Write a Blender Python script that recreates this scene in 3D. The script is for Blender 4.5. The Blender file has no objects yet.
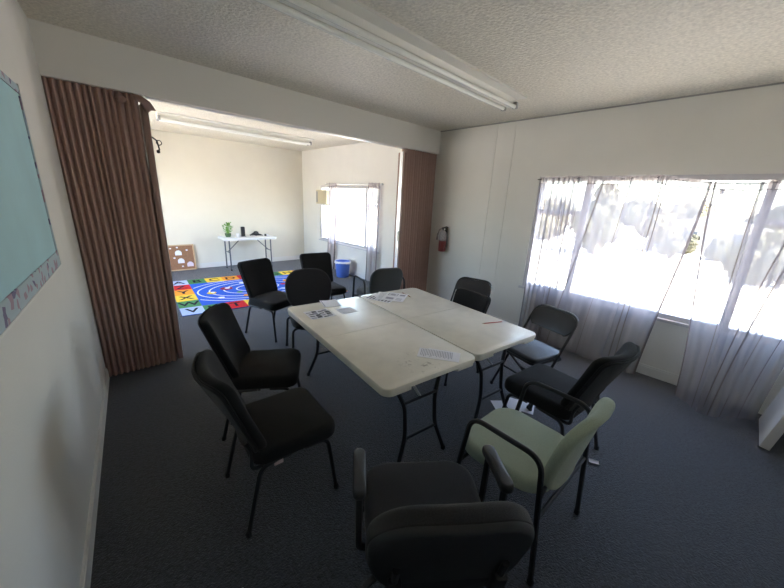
import bpy, math, random
from mathutils import Vector, Matrix
random.seed(7)
PI = math.pi
scene = bpy.context.scene
COL = scene.collection
S = 1.0913

# ------------------------------------------------------------------ helpers
def V(*a): return Vector(a)

class MB:
    """collects shapes, then links them as ONE mesh object"""
    def __init__(self): self.v = []; self.f = []; self.m = []
    def add(self, vs, fs, mi=0, xf=None):
        b = len(self.v)
        for p in vs:
            p = Vector(p)
            self.v.append(xf(p) if xf else p)
        for q in fs:
            self.f.append([b + i for i in q]); self.m.append(mi)
        return self
    def box(self, c, s, mi=0, xf=None, rot=None):
        hx, hy, hz = s[0]/2, s[1]/2, s[2]/2
        vs = [V(x*hx, y*hy, z*hz) for z in (-1, 1) for y in (-1, 1) for x in (-1, 1)]
        if rot is not None: vs = [rot @ p for p in vs]
        vs = [p + Vector(c) for p in vs]
        fs = [(0,2,3,1),(4,5,7,6),(0,1,5,4),(2,6,7,3),(0,4,6,2),(1,3,7,5)]
        return self.add(vs, fs, mi, xf)
    def rbox(self, c, s, r=.005, mi=0, xf=None, rot=None):
        """box with rounded vertical edges and eased top and bottom"""
        out = rrect(s[0], s[1], max(r, .001), 3)
        sub = MB(); sub.pillow(out, -s[2]/2, s[2]/2, min(r, s[2]*.45), 0, k=2)
        vs = [(rot @ p if rot is not None else p) + Vector(c) for p in sub.v]
        return self.add(vs, sub.f, mi, xf)
    def tube(self, pts, r, seg=8, mi=0, closed=False, cap=True, xf=None):
        pts = [Vector(p) for p in pts]; n = len(pts)
        T = []
        for i in range(n):
            a = pts[i-1] if (i > 0 or closed) else pts[i]
            b = pts[(i+1) % n] if (i < n-1 or closed) else pts[i]
            T.append((b-a).normalized())
        up = V(0,0,1) if abs(T[0].z) < .9 else V(1,0,0)
        N = (up - T[0]*up.dot(T[0])).normalized()
        vs = []; fs = []
        for i in range(n):
            N = (N - T[i]*N.dot(T[i])).normalized(); B = T[i].cross(N)
            ri = r[i] if isinstance(r, (list, tuple)) else r
            for k in range(seg):
                a = 2*PI*k/seg
                vs.append(pts[i] + (N*math.cos(a) + B*math.sin(a))*ri)
        for i in range(n if closed else n-1):
            j = (i+1) % n
            for k in range(seg):
                l = (k+1) % seg
                fs.append((i*seg+k, i*seg+l, j*seg+l, j*seg+k))
        if cap and not closed:
            fs.append(tuple(range(seg))[::-1]); fs.append(tuple((n-1)*seg+k for k in range(seg)))
        return self.add(vs, fs, mi, xf)
    def lathe(self, prof, seg=20, c=(0,0,0), mi=0, xf=None):
        vs = []; fs = []; n = len(prof); c = Vector(c)
        for r, z in prof:
            for k in range(seg):
                a = 2*PI*k/seg; vs.append(c + V(r*math.cos(a), r*math.sin(a), z))
        for i in range(n-1):
            for k in range(seg):
                l = (k+1) % seg
                fs.append((i*seg+k, i*seg+l, (i+1)*seg+l, (i+1)*seg+k))
        fs.append(tuple(range(seg))[::-1]); fs.append(tuple((n-1)*seg+k for k in range(seg)))
        return self.add(vs, fs, mi, xf)
    def prism(self, out, z0, z1, mi=0, xf=None):
        n = len(out)
        vs = [V(x, y, z0) for x, y in out] + [V(x, y, z1) for x, y in out]
        fs = [tuple(range(n))[::-1], tuple(range(n, 2*n))]
        fs += [(i, (i+1) % n, n+(i+1) % n, n+i) for i in range(n)]
        return self.add(vs, fs, mi, xf)
    def pillow(self, out, z0, z1, r, crown=0., k=4, inner=(.3,.6,.85), mi=0, xf=None, rb=None):
        """upholstered slab: outline in plan, rounded rim of radius r, crowned top"""
        n = len(out); rb = r if rb is None else rb
        cx = sum(p[0] for p in out)/n; cy = sum(p[1] for p in out)/n; c = V(cx, cy, 0)
        vs = []; fs = []; rings = 0
        def ring(d, z, frac=None):
            nonlocal rings
            for x, y in out:
                p = V(x, y, 0) - c; L = p.length
                q = p*(1 - min(d/L, .95))
                if frac is not None: q = q*(1-frac)
                vs.append(c + q + V(0, 0, z))
            rings += 1
        for i in range(k+1):
            a = -PI/2 + PI/2*i/k
            ring(rb*(1-math.cos(a)), z0 + rb + rb*math.sin(a))
        for i in range(k+1):
            a = PI/2*i/k
            ring(r*(1-math.cos(a)), z1 - r + r*math.sin(a))
        for t in inner:
            ring(r, z1 + crown*(1-(1-t)**2), t)
        vs.append(c + V(0, 0, z1 + crown)); top = len(vs)-1
        fs.append(tuple(range(n))[::-1])
        for i in range(rings-1):
            for j in range(n):
                l = (j+1) % n
                fs.append((i*n+j, i*n+l, (i+1)*n+l, (i+1)*n+j))
        for j in range(n):
            fs.append(((rings-1)*n+j, (rings-1)*n+(j+1) % n, top))
        return self.add(vs, fs, mi, xf)
    def build(self, name, mats, parent=None, loc=None, rotz=None, smooth=35):
        me = bpy.data.meshes.new(name)
        me.from_pydata([tuple(p) for p in self.v], [], self.f)
        if not isinstance(mats, (list, tuple)): mats = [mats]
        for m in mats: me.materials.append(m)
        for p, mi in zip(me.polygons, self.m):
            p.material_index = mi; p.use_smooth = True
        me.update()
        me.set_sharp_from_angle(angle=math.radians(smooth))
        o = bpy.data.objects.new(name, me); COL.objects.link(o)
        if parent: o.parent = parent
        if loc is not None: o.location = loc
        if rotz is not None: o.rotation_euler = (0, 0, rotz)
        return o

def rrect(w, d, r, n=5, taper=0.):
    """rounded rectangle, counter-clockwise; taper widens the +y end"""
    pts = []
    for cx, cy, a0 in ((w/2-r, d/2-r, 0), (-w/2+r, d/2-r, 90), (-w/2+r, -d/2+r, 180), (w/2-r, -d/2+r, 270)):
        for i in range(n+1):
            a = math.radians(a0 + 90*i/n)
            x, y = cx + r*math.cos(a), cy + r*math.sin(a)
            pts.append((x*(1 + taper*y/d*2), y))
    return dens(pts)
def dens(pts, step=.06):
    out = []
    for i, p in enumerate(pts):
        q = pts[(i+1) % len(pts)]; L = math.dist(p, q); k = max(1, int(L/step))
        for j in range(k):
            t = j/k; out.append((p[0]+(q[0]-p[0])*t, p[1]+(q[1]-p[1])*t))
    return out
def fillet(pts, r, n=5):
    pts = [Vector(p) for p in pts]; out = [pts[0]]
    for i in range(1, len(pts)-1):
        p, a, b = pts[i], pts[i-1], pts[i+1]
        ra = min(r, (a-p).length*.48, (b-p).length*.48)
        s = p + (a-p).normalized()*ra; e = p + (b-p).normalized()*ra
        for k in range(n+1):
            t = k/n; out.append(s*(1-t)**2 + p*2*t*(1-t) + e*t*t)
    out.append(pts[-1]); return out

def tag(o, label, cat, group=None):
    o['label'] = label; o['category'] = cat
    if group: o['group'] = group
    return o
def empty(name, loc=(0,0,0), rotz=0):
    o = bpy.data.objects.new(name, None); COL.objects.link(o)
    o.empty_display_size = .1; o.location = loc; o.rotation_euler = (0, 0, rotz); return o
def thing(name, label, cat, loc=(0,0,0), rotz=0, group=None):
    return tag(empty(name, loc, rotz), label, cat, group)
def struct(o): o['kind'] = 'structure'; return o
def kids(o): return [c for c in bpy.data.objects if c.parent == o]
def dup(root, loc, rotz, label, group=None):
    def cp(o, par):
        c = o.copy(); COL.objects.link(c)
        if par: c.parent = par
        for ch in kids(o): cp(ch, c)
        return c
    r = cp(root, None); r.location = loc; r.rotation_euler = (0, 0, rotz); r['label'] = label
    if group: r['group'] = group
    return r
def yaw(fx, fy): return math.atan2(-fx, fy)

# ------------------------------------------------------------------ materials
def newmat(name):
    m = bpy.data.materials.new(name); m.use_nodes = True
    nt = m.node_tree; return m, nt, nt.nodes['Principled BSDF']
def mat(name, col, rough=.5, metal=0., var=0., vscale=8., bump=0., bscale=200., spec=.5, detail=4., stretch=None, sheen=0.):
    m, nt, b = newmat(name)
    b.inputs['Base Color'].default_value = (*col, 1)
    b.inputs['Roughness'].default_value = rough; b.inputs['Metallic'].default_value = metal
    b.inputs['Specular IOR Level'].default_value = spec
    if sheen: b.inputs['Sheen Weight'].default_value = sheen
    tc = nt.nodes.new('ShaderNodeTexCoord'); src = tc.outputs['Object']
    if stretch:
        mp = nt.nodes.new('ShaderNodeMapping'); mp.inputs['Scale'].default_value = stretch
        nt.links.new(src, mp.inputs[0]); src = mp.outputs[0]
    if var:
        n = nt.nodes.new('ShaderNodeTexNoise'); n.inputs['Scale'].default_value = vscale; n.inputs['Detail'].default_value = detail
        nt.links.new(src, n.inputs['Vector'])
        r = nt.nodes.new('ShaderNodeValToRGB')
        r.color_ramp.elements[0].position = .3; r.color_ramp.elements[1].position = .7
        r.color_ramp.elements[0].color = (*[max(0, c*(1-var)) for c in col], 1)
        r.color_ramp.elements[1].color = (*[min(1, c*(1+var)) for c in col], 1)
        nt.links.new(n.outputs['Fac'], r.inputs[0]); nt.links.new(r.outputs[0], b.inputs['Base Color'])
    if bump:
        n2 = nt.nodes.new('ShaderNodeTexNoise'); n2.inputs['Scale'].default_value = bscale; n2.inputs['Detail'].default_value = 3
        nt.links.new(src, n2.inputs['Vector'])
        bp = nt.nodes.new('ShaderNodeBump'); bp.inputs['Strength'].default_value = bump; bp.inputs['Distance'].default_value = .01
        nt.links.new(n2.outputs['Fac'], bp.inputs['Height']); nt.links.new(bp.outputs[0], b.inputs['Normal'])
    return m

M = {}
M['wall'] = mat('painted_wall', (.76,.745,.70), .75, var=.02, vscale=3, bump=.12, bscale=120)
M['wall_far'] = mat('sun_bounce_wall_tint', (.72,.69,.60), .75, var=.02, vscale=3, bump=.12, bscale=120)  # warm sun bounce on the far wall painted into its base colour
M['ceil'] = mat('popcorn_ceiling', (.74,.705,.62), .5, var=.15, vscale=48, bump=1.0, bscale=48, detail=6)
M['header'] = mat('header_paint', (.76,.745,.70), .7, bump=.08, bscale=90)
M['carpet'] = mat('charcoal_carpet', (.025,.0275,.035), .74, var=.75, vscale=55, bump=1.0, bscale=120, spec=.55, sheen=.22)
M['base'] = mat('baseboard_paint', (.72,.71,.68), .5)
M['winframe'] = mat('window_frame_paint', (.55,.54,.56), .45)
M['alu'] = mat('aluminium', (.72,.72,.72), .32, metal=.9)
M['vinyl'] = mat('brown_vinyl', (.38,.25,.21), .42, var=.05, vscale=25)
M['vinyl_dk'] = mat('brown_post_vinyl', (.30,.19,.155), .4)
M['fabric'] = mat('black_fabric', (.0125,.0118,.0122), .92, var=.35, vscale=350, bump=.3, bscale=600, spec=.2, sheen=.08)
M['fabric_grey'] = mat('dark_grey_fabric', (.027,.0255,.027), .92, var=.3, vscale=350, bump=.3, bscale=600, spec=.2, sheen=.10)
M['green'] = mat('sage_green_fabric', (.36,.42,.335), .92, var=.12, vscale=300, bump=.3, bscale=500, spec=.2, sheen=.15)
M['grgreen'] = mat('grey_green_fabric', (.06,.062,.058), .92, var=.2, vscale=300, bump=.3, bscale=500, spec=.2, sheen=.2)
M['metal_bk'] = mat('black_powdercoat', (.012,.012,.014), .38)
M['plastic_bk'] = mat('black_plastic', (.014,.014,.016), .45, bump=.1, bscale=500)
M['vinyl_bk'] = mat('black_vinyl', (.025,.026,.030), .40, bump=.08, bscale=400)
M['pad_blue'] = mat('charcoal_vinyl_pad', (.030,.032,.040), .42, bump=.08, bscale=300)
M['tabletop'] = mat('ivory_plastic', (.78,.745,.66), .27, var=.05, vscale=9, bump=.05, bscale=400)
M['tabletop_w'] = mat('white_plastic', (.72,.72,.71), .4)
M['leg_grey'] = mat('grey_powdercoat', (.11,.115,.125), .4)
M['paper'] = mat('white_paper', (.80,.80,.84), .7)
M['ink'] = mat('printed_ink', (.33,.33,.39), .7)
M['ink_dk'] = mat('dark_print', (.06,.06,.07), .7)
M['white'] = mat('white_enamel', (.78,.77,.72), .4)
M['tubeglass'] = mat('fluorescent_tube', (.88,.88,.84), .18)
M['grey_cap'] = mat('grey_socket', (.35,.35,.34), .5)
M['teal'] = mat('teal_paper', (.42,.66,.72), .8, var=.06, vscale=3)
M['red'] = mat('extinguisher_red', (.20,.022,.02), .38)
M['label'] = mat('pale_label', (.36,.33,.32), .5, var=.35, vscale=60)
M['bin'] = mat('blue_plastic', (.10,.19,.60), .4)
M['liner'] = mat('white_bag', (.75,.77,.82), .35)
M['cork'] = mat('cork', (.30,.155,.085), .9, var=.25, vscale=90)
M['oak'] = mat('pale_wood', (.55,.40,.24), .5, var=.12, vscale=30, stretch=(1,1,8))
M['ac'] = mat('beige_plastic', (.60,.54,.38), .5)
M['leaf'] = mat('green_leaf', (.16,.36,.06), .5, var=.3, vscale=30)
M['pot'] = mat('dark_green_pot', (.06,.12,.05), .5)
M['orange'] = mat('pencil_orange', (.42,.20,.07), .5)
M['pencil_red'] = mat('pencil_red', (.40,.045,.03), .45)
M['panelwhite'] = mat('white_laminate', (.72,.71,.69), .4)
M['tagpink'] = mat('pale_tag', (.65,.50,.48), .6)
for k, c in dict(lb=(.42,.52,.75), g=(.08,.24,.09), y=(.78,.55,.06), o=(.80,.33,.04), r=(.58,.03,.035), blue=(.035,.12,.56), w=(.75,.78,.85), k=(.02,.02,.03), maroon=(.28,.03,.05)).items():
    M['rug_'+k] = mat('rug_'+k, c, .95, var=.12, vscale=250, bump=.3, bscale=400, spec=.1)

def border_mat():
    m, nt, b = newmat('border_print')
    tc = nt.nodes.new('ShaderNodeTexCoord'); vo = nt.nodes.new('ShaderNodeTexVoronoi')
    vo.inputs['Scale'].default_value = 38
    nt.links.new(tc.outputs['Object'], vo.inputs['Vector'])
    r = nt.nodes.new('ShaderNodeValToRGB'); e = r.color_ramp.elements
    r.color_ramp.interpolation = 'CONSTANT'
    e[0].color = (.40,.50,.55,1); e[1].position = .72; e[1].color = (.36,.25,.31,1)
    x = e.new(.84); x.color = (.15,.13,.24,1); x = e.new(.92); x.color = (.42,.50,.56,1)
    sp = nt.nodes.new('ShaderNodeSeparateColor'); nt.links.new(vo.outputs['Color'], sp.inputs[0])
    nt.links.new(sp.outputs[0], r.inputs[0]); nt.links.new(r.outputs[0], b.inputs['Base Color'])
    b.inputs['Roughness'].default_value = .7
    return m
M['border'] = border_mat()

def table_mat():
    """ivory plastic with small dark scuffs scattered near one end"""
    m = M['tabletop'].copy(); m.name = 'scuffed_ivory_plastic'; nt = m.node_tree; b = nt.nodes['Principled BSDF']
    src = b.inputs['Base Color'].links[0].from_socket
    tc = nt.nodes.new('ShaderNodeTexCoord')
    n = nt.nodes.new('ShaderNodeTexNoise'); n.inputs['Scale'].default_value = 34; n.inputs['Detail'].default_value = 6
    nt.links.new(tc.outputs['Object'], n.inputs['Vector'])
    r = nt.nodes.new('ShaderNodeValToRGB'); r.color_ramp.elements[0].position = .60; r.color_ramp.elements[1].position = .68
    nt.links.new(n.outputs['Fac'], r.inputs[0])
    g = nt.nodes.new('ShaderNodeVectorMath'); g.operation = 'DISTANCE'; g.inputs[1].default_value = (.0,-.62,.69)
    nt.links.new(tc.outputs['Object'], g.inputs[0])
    mr = nt.nodes.new('ShaderNodeMapRange'); mr.inputs[1].default_value = .05; mr.inputs[2].default_value = .17; mr.inputs[3].default_value = 1; mr.inputs[4].default_value = 0
    nt.links.new(g.outputs['Value'], mr.inputs[0])
    mu = nt.nodes.new('ShaderNodeMath'); mu.operation = 'MULTIPLY'
    nt.links.new(r.outputs[0], mu.inputs[0]); nt.links.new(mr.outputs[0], mu.inputs[1])
    mx = nt.nodes.new('ShaderNodeMix'); mx.data_type = 'RGBA'
    nt.links.new(mu.outputs[0], mx.inputs[0]); nt.links.new(src, mx.inputs[6]); mx.inputs[7].default_value = (.44,.41,.35,1)
    nt.links.new(mx.outputs[2], b.inputs['Base Color'])
    return m
M['tabletop_scuff'] = table_mat()

def glass_mat():
    m, nt, b = newmat('window_glass'); nt.nodes.remove(b)
    out = nt.nodes['Material Output']
    t = nt.nodes.new('ShaderNodeBsdfTransparent'); t.inputs[0].default_value = (.95,.96,.96,1)
    g = nt.nodes.new('ShaderNodeBsdfGlossy'); g.inputs['Roughness'].default_value = .02
    mx = nt.nodes.new('ShaderNodeMixShader'); mx.inputs[0].default_value = .04
    nt.links.new(t.outputs[0], mx.inputs[1]); nt.links.new(g.outputs[0], mx.inputs[2])
    nt.links.new(mx.outputs[0], out.inputs[0]); return m
M['glass'] = glass_mat()
def sheer_mat(name, clear, col):
    m, nt, b = newmat(name); nt.nodes.remove(b); out = nt.nodes['Material Output']
    t = nt.nodes.new('ShaderNodeBsdfTransparent')
    d = nt.nodes.new('ShaderNodeBsdfDiffuse'); d.inputs[0].default_value = (*col, 1)
    tr = nt.nodes.new('ShaderNodeBsdfTranslucent'); tr.inputs[0].default_value = (*col, 1)
    a = nt.nodes.new('ShaderNodeMixShader'); a.inputs[0].default_value = .5
    nt.links.new(d.outputs[0], a.inputs[1]); nt.links.new(tr.outputs[0], a.inputs[2])
    mx = nt.nodes.new('ShaderNodeMixShader'); mx.inputs[0].default_value = 1-clear
    nt.links.new(t.outputs[0], mx.inputs[1]); nt.links.new(a.outputs[0], mx.inputs[2])
    nt.links.new(mx.outputs[0], out.inputs[0]); return m
M['sheer'] = sheer_mat('sheer_fabric', .51, (.36,.345,.375))
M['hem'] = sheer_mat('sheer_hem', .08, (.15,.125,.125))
M['sheer_far'] = sheer_mat('sheer_fabric_dense', .35, (.66,.62,.63))

# ------------------------------------------------------------------ camera
f, pitch, roll, yw_ = 324.3189, .2844, .0521, .7522
H = 2.663; CAMZ = 1.512*S
XR, YB, YF, ZB = 3.7703*S, 3.2128*S, 7.2365*S, 2.1456*S
cy, sy = math.cos(yw_), math.sin(yw_)
fw = V(sy, cy, 0); rt = V(cy, -sy, 0); up = V(0, 0, 1)
f2 = fw*math.cos(pitch) - up*math.sin(pitch); u2 = up*math.cos(pitch) + fw*math.sin(pitch)
r3 = rt*math.cos(roll) + u2*math.sin(roll); u3 = u2*math.cos(roll) - rt*math.sin(roll)
cam = bpy.data.cameras.new('camera'); cam.sensor_width = 36; cam.lens = f/784*36; cam.clip_start = .05; cam.clip_end = 500
co = bpy.data.objects.new('camera', cam); COL.objects.link(co)
mw = Matrix((( r3.x, u3.x, -f2.x, 0), (r3.y, u3.y, -f2.y, 0), (r3.z, u3.z, -f2.z, CAMZ), (0,0,0,1)))
co.matrix_world = mw; scene.camera = co

# ------------------------------------------------------------------ room shell
LA = .0788                                   # the left wall is a little out of square
def xl(y): return (-.0863 - LA*3.2128)*S + LA*y
YBK = -.78                                   # back wall behind the photographer
WT = .13
ZS, ZT = .632, 2.0                           # sill and head of the windows
WY0, WY1 = -.56, 1.889                       # main window
FY0, FY1 = 4.86, 7.06                        # far window
LY0, LY1 = 4.3, 7.2                          # unseen window added on the left wall to light the far room

mb = MB(); mb.box((2.0, (YBK+YF)/2, -.06), (5.2, YF-YBK+.6, .12)); struct(mb.build('floor', M['carpet']))
mb = MB(); mb.box((2.0, (YBK+YF)/2, H+.08), (5.2, YF-YBK+.6, .16)); struct(mb.build('ceiling', M['ceil']))
# window wall (right)
mb = MB()
def wr(y0, y1, z0, z1): mb.box((XR+WT/2, (y0+y1)/2, (z0+z1)/2), (WT, y1-y0, z1-z0))
wr(YBK-.1, YF+.1, 0, ZS); wr(YBK-.1, YF+.1, ZT, H); wr(FY0, FY1, 1.87, ZT)
wr(YBK-.1, WY0, ZS, ZT); wr(WY1, FY0, ZS, ZT); wr(FY1, YF+.1, ZS, ZT)
struct(mb.build('wall_right', M['wall']))
# left wall, skewed
mb = MB()
def wl(y0, y1, z0, z1):
    vs = [(xl(y)-d, y, z) for z in (z0, z1) for y in (y0, y1) for d in (WT, 0)]
    mb.add(vs, [(0,2,3,1),(4,5,7,6),(0,1,5,4),(2,6,7,3),(0,4,6,2),(1,3,7,5)])
wl(YBK-.1, LY0, 0, H); wl(LY1, YF+.1, 0, H); wl(LY0, LY1, 0, .45); wl(LY0, LY1, 2.25, H)
struct(mb.build('wall_left', M['wall']))
mb = MB(); mb.box((2.0, YF+.06, H/2), (4.6, .12, H)); struct(mb.build('wall_far', M['wall_far']))
mb = MB(); mb.box((1.9, YBK-.06, H/2), (4.8, .12, H)); struct(mb.build('wall_back', M['wall']))
# header across the opening
mb = MB()
x0 = xl(YB)
mb.box(((x0+XR)/2, YB+.07, (ZB+H)/2), (XR-x0, .14, H-ZB)); struct(mb.build('wall_header', M['header']))
mb = MB(); mb.box(((x0+XR)/2, YB+.078, ZB-.0015), (XR-x0, .05, .003)); mb.box(((x0+XR)/2, YB+.055, ZB-.002), (XR-x0, .004, .004)); mb.box(((x0+XR)/2, YB+.101, ZB-.002), (XR-x0, .004, .004))
struct(mb.build('trim_1', M['alu']))
# baseboards
def skewbox(mb, y0, y1, d0, d1, z0, z1):
    vs = [(xl(y)+d, y, z) for z in (z0, z1) for y in (y0, y1) for d in (d0, d1)]
    mb.add(vs, [(0,2,3,1),(4,5,7,6),(0,1,5,4),(2,6,7,3),(0,4,6,2),(1,3,7,5)])
mb = MB(); skewbox(mb, YBK, YB+.04, 0, .014, 0, .085); skewbox(mb, YBK, YB+.04, 0, .009, .085, .095); struct(mb.build('baseboard_left', M['base']))
mb = MB(); mb.box((XR-.007, (YBK+YF)/2, .045), (.014, YF-YBK, .09)); mb.box((XR-.004, (YBK+YF)/2, .098), (.008, YF-YBK, .016)); struct(mb.build('baseboard_right', M['base']))
mb = MB(); mb.box((2.2, YF-.007, .045), (3.83, .014, .09)); mb.box((2.2, YF-.004, .098), (3.83, .008, .016)); struct(mb.build('baseboard_far', M['base']))
# wall panel joints and the dark joint under the ceiling
for i, y in enumerate((2.554, 2.299)):
    mb = MB(); mb.box((XR-.002, y, (H+.11)/2), (.005, .018, H-.11)); struct(mb.build('trim_%d' % (i+2), M['wall']))

mb = MB(); mb.box((XR-.004, (YBK+YB)/2, H-.006), (.010, YB-YBK, .012)); struct(mb.build('trim_4', M['grey_cap']))
def window(n, x, y0, y1, z0, z1, mull, bars, sgn=1, skew=0.):
    """side window: outer frame, mullions, transom bars, panes; sgn=+1 looks out along +x"""
    root = struct(empty('window_%d' % n, (x, 0, 0), skew))
    xc = sgn*.06; fwid = .05
    mb = MB()
    mb.box((xc, (y0+y1)/2, z0+fwid/2), (.09, y1-y0, fwid)); mb.box((xc, (y0+y1)/2, z1-fwid/2), (.09, y1-y0, fwid))
    for y in (y0+fwid/2, y1-fwid/2): mb.box((xc, y, (z0+z1)/2), (.09, fwid, z1-z0-2*fwid))
    struct(mb.build('window_frame', M['winframe'], root))
    mb = MB(); mb.box((-sgn*.006, (y0+y1)/2, z0-.012), (.04, y1-y0+.06, .028))
    struct(mb.build('window_sill', M['winframe'], root))
    for y in mull:
        mb = MB(); mb.box((xc-sgn*.005, y, (z0+z1)/2), (.075, .062, z1-z0-2*fwid)); struct(mb.build('mullion', M['winframe'], root))
    for ya, yb_, z in bars:
        mb = MB(); mb.box((xc, (ya+yb_)/2, z), (.05, yb_-ya, .045)); struct(mb.build('transom_bar', M['winframe'], root))
    ed = [y0+fwid] + sorted(mull) + [y1-fwid]
    for a, b in zip(ed[:-1], ed[1:]):
        mb = MB(); mb.box((xc+sgn*.012, (a+b)/2, (z0+z1)/2), (.005, b-a-.02, z1-z0-2*fwid+.01)); struct(mb.build('pane', M['glass'], root))
    return root
window(1, XR, WY0, WY1, ZS, ZT, (1.333, -.025), ((1.364, 1.84, 1.60), (-.51, -.056, 1.62)))
window(2, XR, FY0, FY1, ZS, 1.87, (5.30, 6.58), ((6.61, 7.01, 1.45), (4.91, 5.27, 1.50)))
window(3, xl(0), LY0, LY1, .45, 2.25, (5.15, 6.35), (), -1, -math.atan(LA))  # added window, out of view, brings more daylight into the far room

# ------------------------------------------------------------------ accordion doors
def pleats(xa, xb, yc, z0, z1, n, amp, seed):
    """closed accordion curtain: rounded folds on both faces"""
    rnd = random.Random(seed); mb = MB(); per = 12; N = n*per
    w = [rnd.uniform(.75, 1.25) for _ in range(n)]; tot = sum(w); edges = [0]
    for k in w: edges.append(edges[-1] + k/tot)
    prof = []
    for i in range(n):
        for j in range(per):
            t = j/per; u = edges[i] + (edges[i+1]-edges[i])*t
            prof.append((xa + (xb-xa)*u, (.5-.5*math.cos(2*PI*t))**.75))
    prof.append((xb, 0))
    zs = [z0, z0+.3, (z0+z1)/2, z1-.3, z1]
    out = []
    for k, z in enumerate(zs):
        row = []
        s = 1 + .12*math.cos(k*1.3)
        for x, d in prof: row.append(V(x + .006*math.sin(z*2.1), yc - .035 - amp*d*s, z))
        for x, d in reversed(prof): row.append(V(x + .006*math.sin(z*2.1), yc + .035 + amp*d*s, z))
        out.append(row)
    n2 = len(out[0]); vs = [p for r in out for p in r]; fs = []
    for k in range(len(zs)-1):
        for j in range(n2):
            l = (j+1) % n2; fs.append((k*n2+j, k*n2+l, (k+1)*n2+l, (k+1)*n2+j))
    fs.append(tuple(range(n2))[::-1]); fs.append(tuple((len(zs)-1)*n2+j for j in range(n2)))
    mb.add(vs, fs); return mb
YC = YB + .078
r = thing('accordion_door', 'brown pleated folding door stacked open against the left wall', 'folding door', (x0, YC, 0), 0)
pleats(.002, .535, 0, .012, ZB-.004, 13, .030, 3).build('pleated_curtain', M['vinyl'], r, smooth=80)
mb = MB(); mb.rbox((.560, 0, (ZB-.05)/2+.01), (.045, .15, ZB-.08), .012); mb.build('lead_post', M['vinyl_dk'], r)
mb = MB(); mb.box((.585, -.02, 1.2), (.006, .05, 2.2)); mb.build('edge_strip', M['alu'], r)
mb = MB()
mb.tube(fillet([(.575,-.05,2.05),(.615,-.06,2.02),(.625,-.06,1.95),(.615,-.06,1.94)], .01), .006, 6)
mb.tube([(.628+.018*math.cos(a),-.06,2.005+.018*math.sin(a)) for a in [k*PI/6 for k in range(12)]], .004, 5, closed=True)
mb.lathe([(.004,-.014),(.013,-.008),(.013,.008),(.004,.014)], 10, (.615,-.06,1.935)); mb.build('latch_handle', M['metal_bk'], r)
mb = MB()
mb.add([(.49,-.085,2.335),(.545,-.09,2.33),(.60,-.085,2.30),(.635,-.075,2.245),(.60,-.07,2.24),(.575,-.08,2.215),(.54,-.085,2.275),(.50,-.087,2.30)],
       [(0,1,6,7),(1,2,5,6),(2,3,4,5)])
mb.add([(.385,-.074,2.30),(.42,-.078,2.315),(.455,-.076,2.29),(.44,-.078,2.26),(.40,-.078,2.255)], [(0,1,2,3,4)])
o = mb.build('torn_top_flap', M['vinyl_dk'], r)
md = o.modifiers.new('thick', 'SOLIDIFY'); md.thickness = .008
r = thing('accordion_door', 'brown pleated folding door stacked open beside the fire extinguisher', 'folding door', (XR, YC, 0), 0)
pleats(-.675, -.004, 0, .012, ZB-.004, 14, .024, 9).build('pleated_curtain', M['vinyl'], r, smooth=80)
mb = MB(); mb.rbox((-.697, 0, (ZB-.05)/2+.01), (.04, .14, ZB-.08), .012); mb.build('lead_post', M['vinyl_dk'], r)
mb = MB(); mb.box((-.721, -.01, 1.17), (.008, .06, 2.25)); mb.build('edge_strip', M['alu'], r)
mb = MB(); mb.rbox((-.735, -.04, 1.12), (.03, .03, .15), .008); mb.build('pull_handle', M['white'], r)

# ------------------------------------------------------------------ light fixtures
def fixture(cx, cyy, L, label):
    r = thing('ceiling_light', label, 'ceiling light', (cx, cyy, H), .022)
    mb = MB(); mb.box((0, -.05, -.008), (L+.02, .22, .016)); mb.build('mounting_plate', M['white'], r)
    mb = MB()
    out = [(-.065,-.016),(-.03,-.075),(.03,-.075),(.065,-.016)]
    vs = [V(x, y, z) for x in (-L/2, L/2) for y, z in out]
    mb.add(vs, [(0,1,2,3),(7,6,5,4),(0,4,5,1),(1,5,6,2),(2,6,7,3),(3,7,4,0)]); mb.build('housing', M['white'], r)
    for s in (-1, 1):
        mb = MB(); mb.tube([(-L/2+.03, s*.06, -.082), (L/2-.03, s*.06, -.082)], .019, 12); mb.build('tube', M['tubeglass'], r)
        for e in (-1, 1):
            mb = MB(); mb.rbox((e*(L/2-.015), s*.06, -.07), (.03, .05, .06), .006); mb.build('lamp_holder', M['grey_cap'], r)
    return r
fixture(1.93, 1.90, 2.72, 'long bare double-tube ceiling light above the two pushed-together tables')
fixture(2.16, 6.13, 2.44, 'long double-tube ceiling light in the far room above the alphabet rug')

# ------------------------------------------------------------------ bulletin board on the left wall
ang = -math.atan(LA)
r = thing('bulletin_board', 'teal paper bulletin board with patterned border on the left wall', 'bulletin board', (xl(1.6)+.001, 1.555, 0), ang)
mb = MB(); mb.box((.006, -.09, 1.65), (.012, 2.1, .86)); mb.build('paper_backing', M['teal'], r)
mb = MB(); mb.box((.014, -.09, 1.253), (.006, 2.1, .075)); mb.build('border_strip', M['border'], r)
mb = MB(); mb.box((.014, -.09, 2.06), (.006, 2.1, .035)); mb.build('border_strip', M['border'], r)
mb = MB(); mb.box((.014, .950, 1.66), (.006, .018, .74)); mb.build('border_strip', M['border'], r)
mb = MB(); mb.box((.014, -.09, 1.212), (.010, 2.1, .010)); mb.box((.014, .962, 1.65), (.010, .010, .87)); mb.build('edge_trim', M['white'], r)

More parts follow.
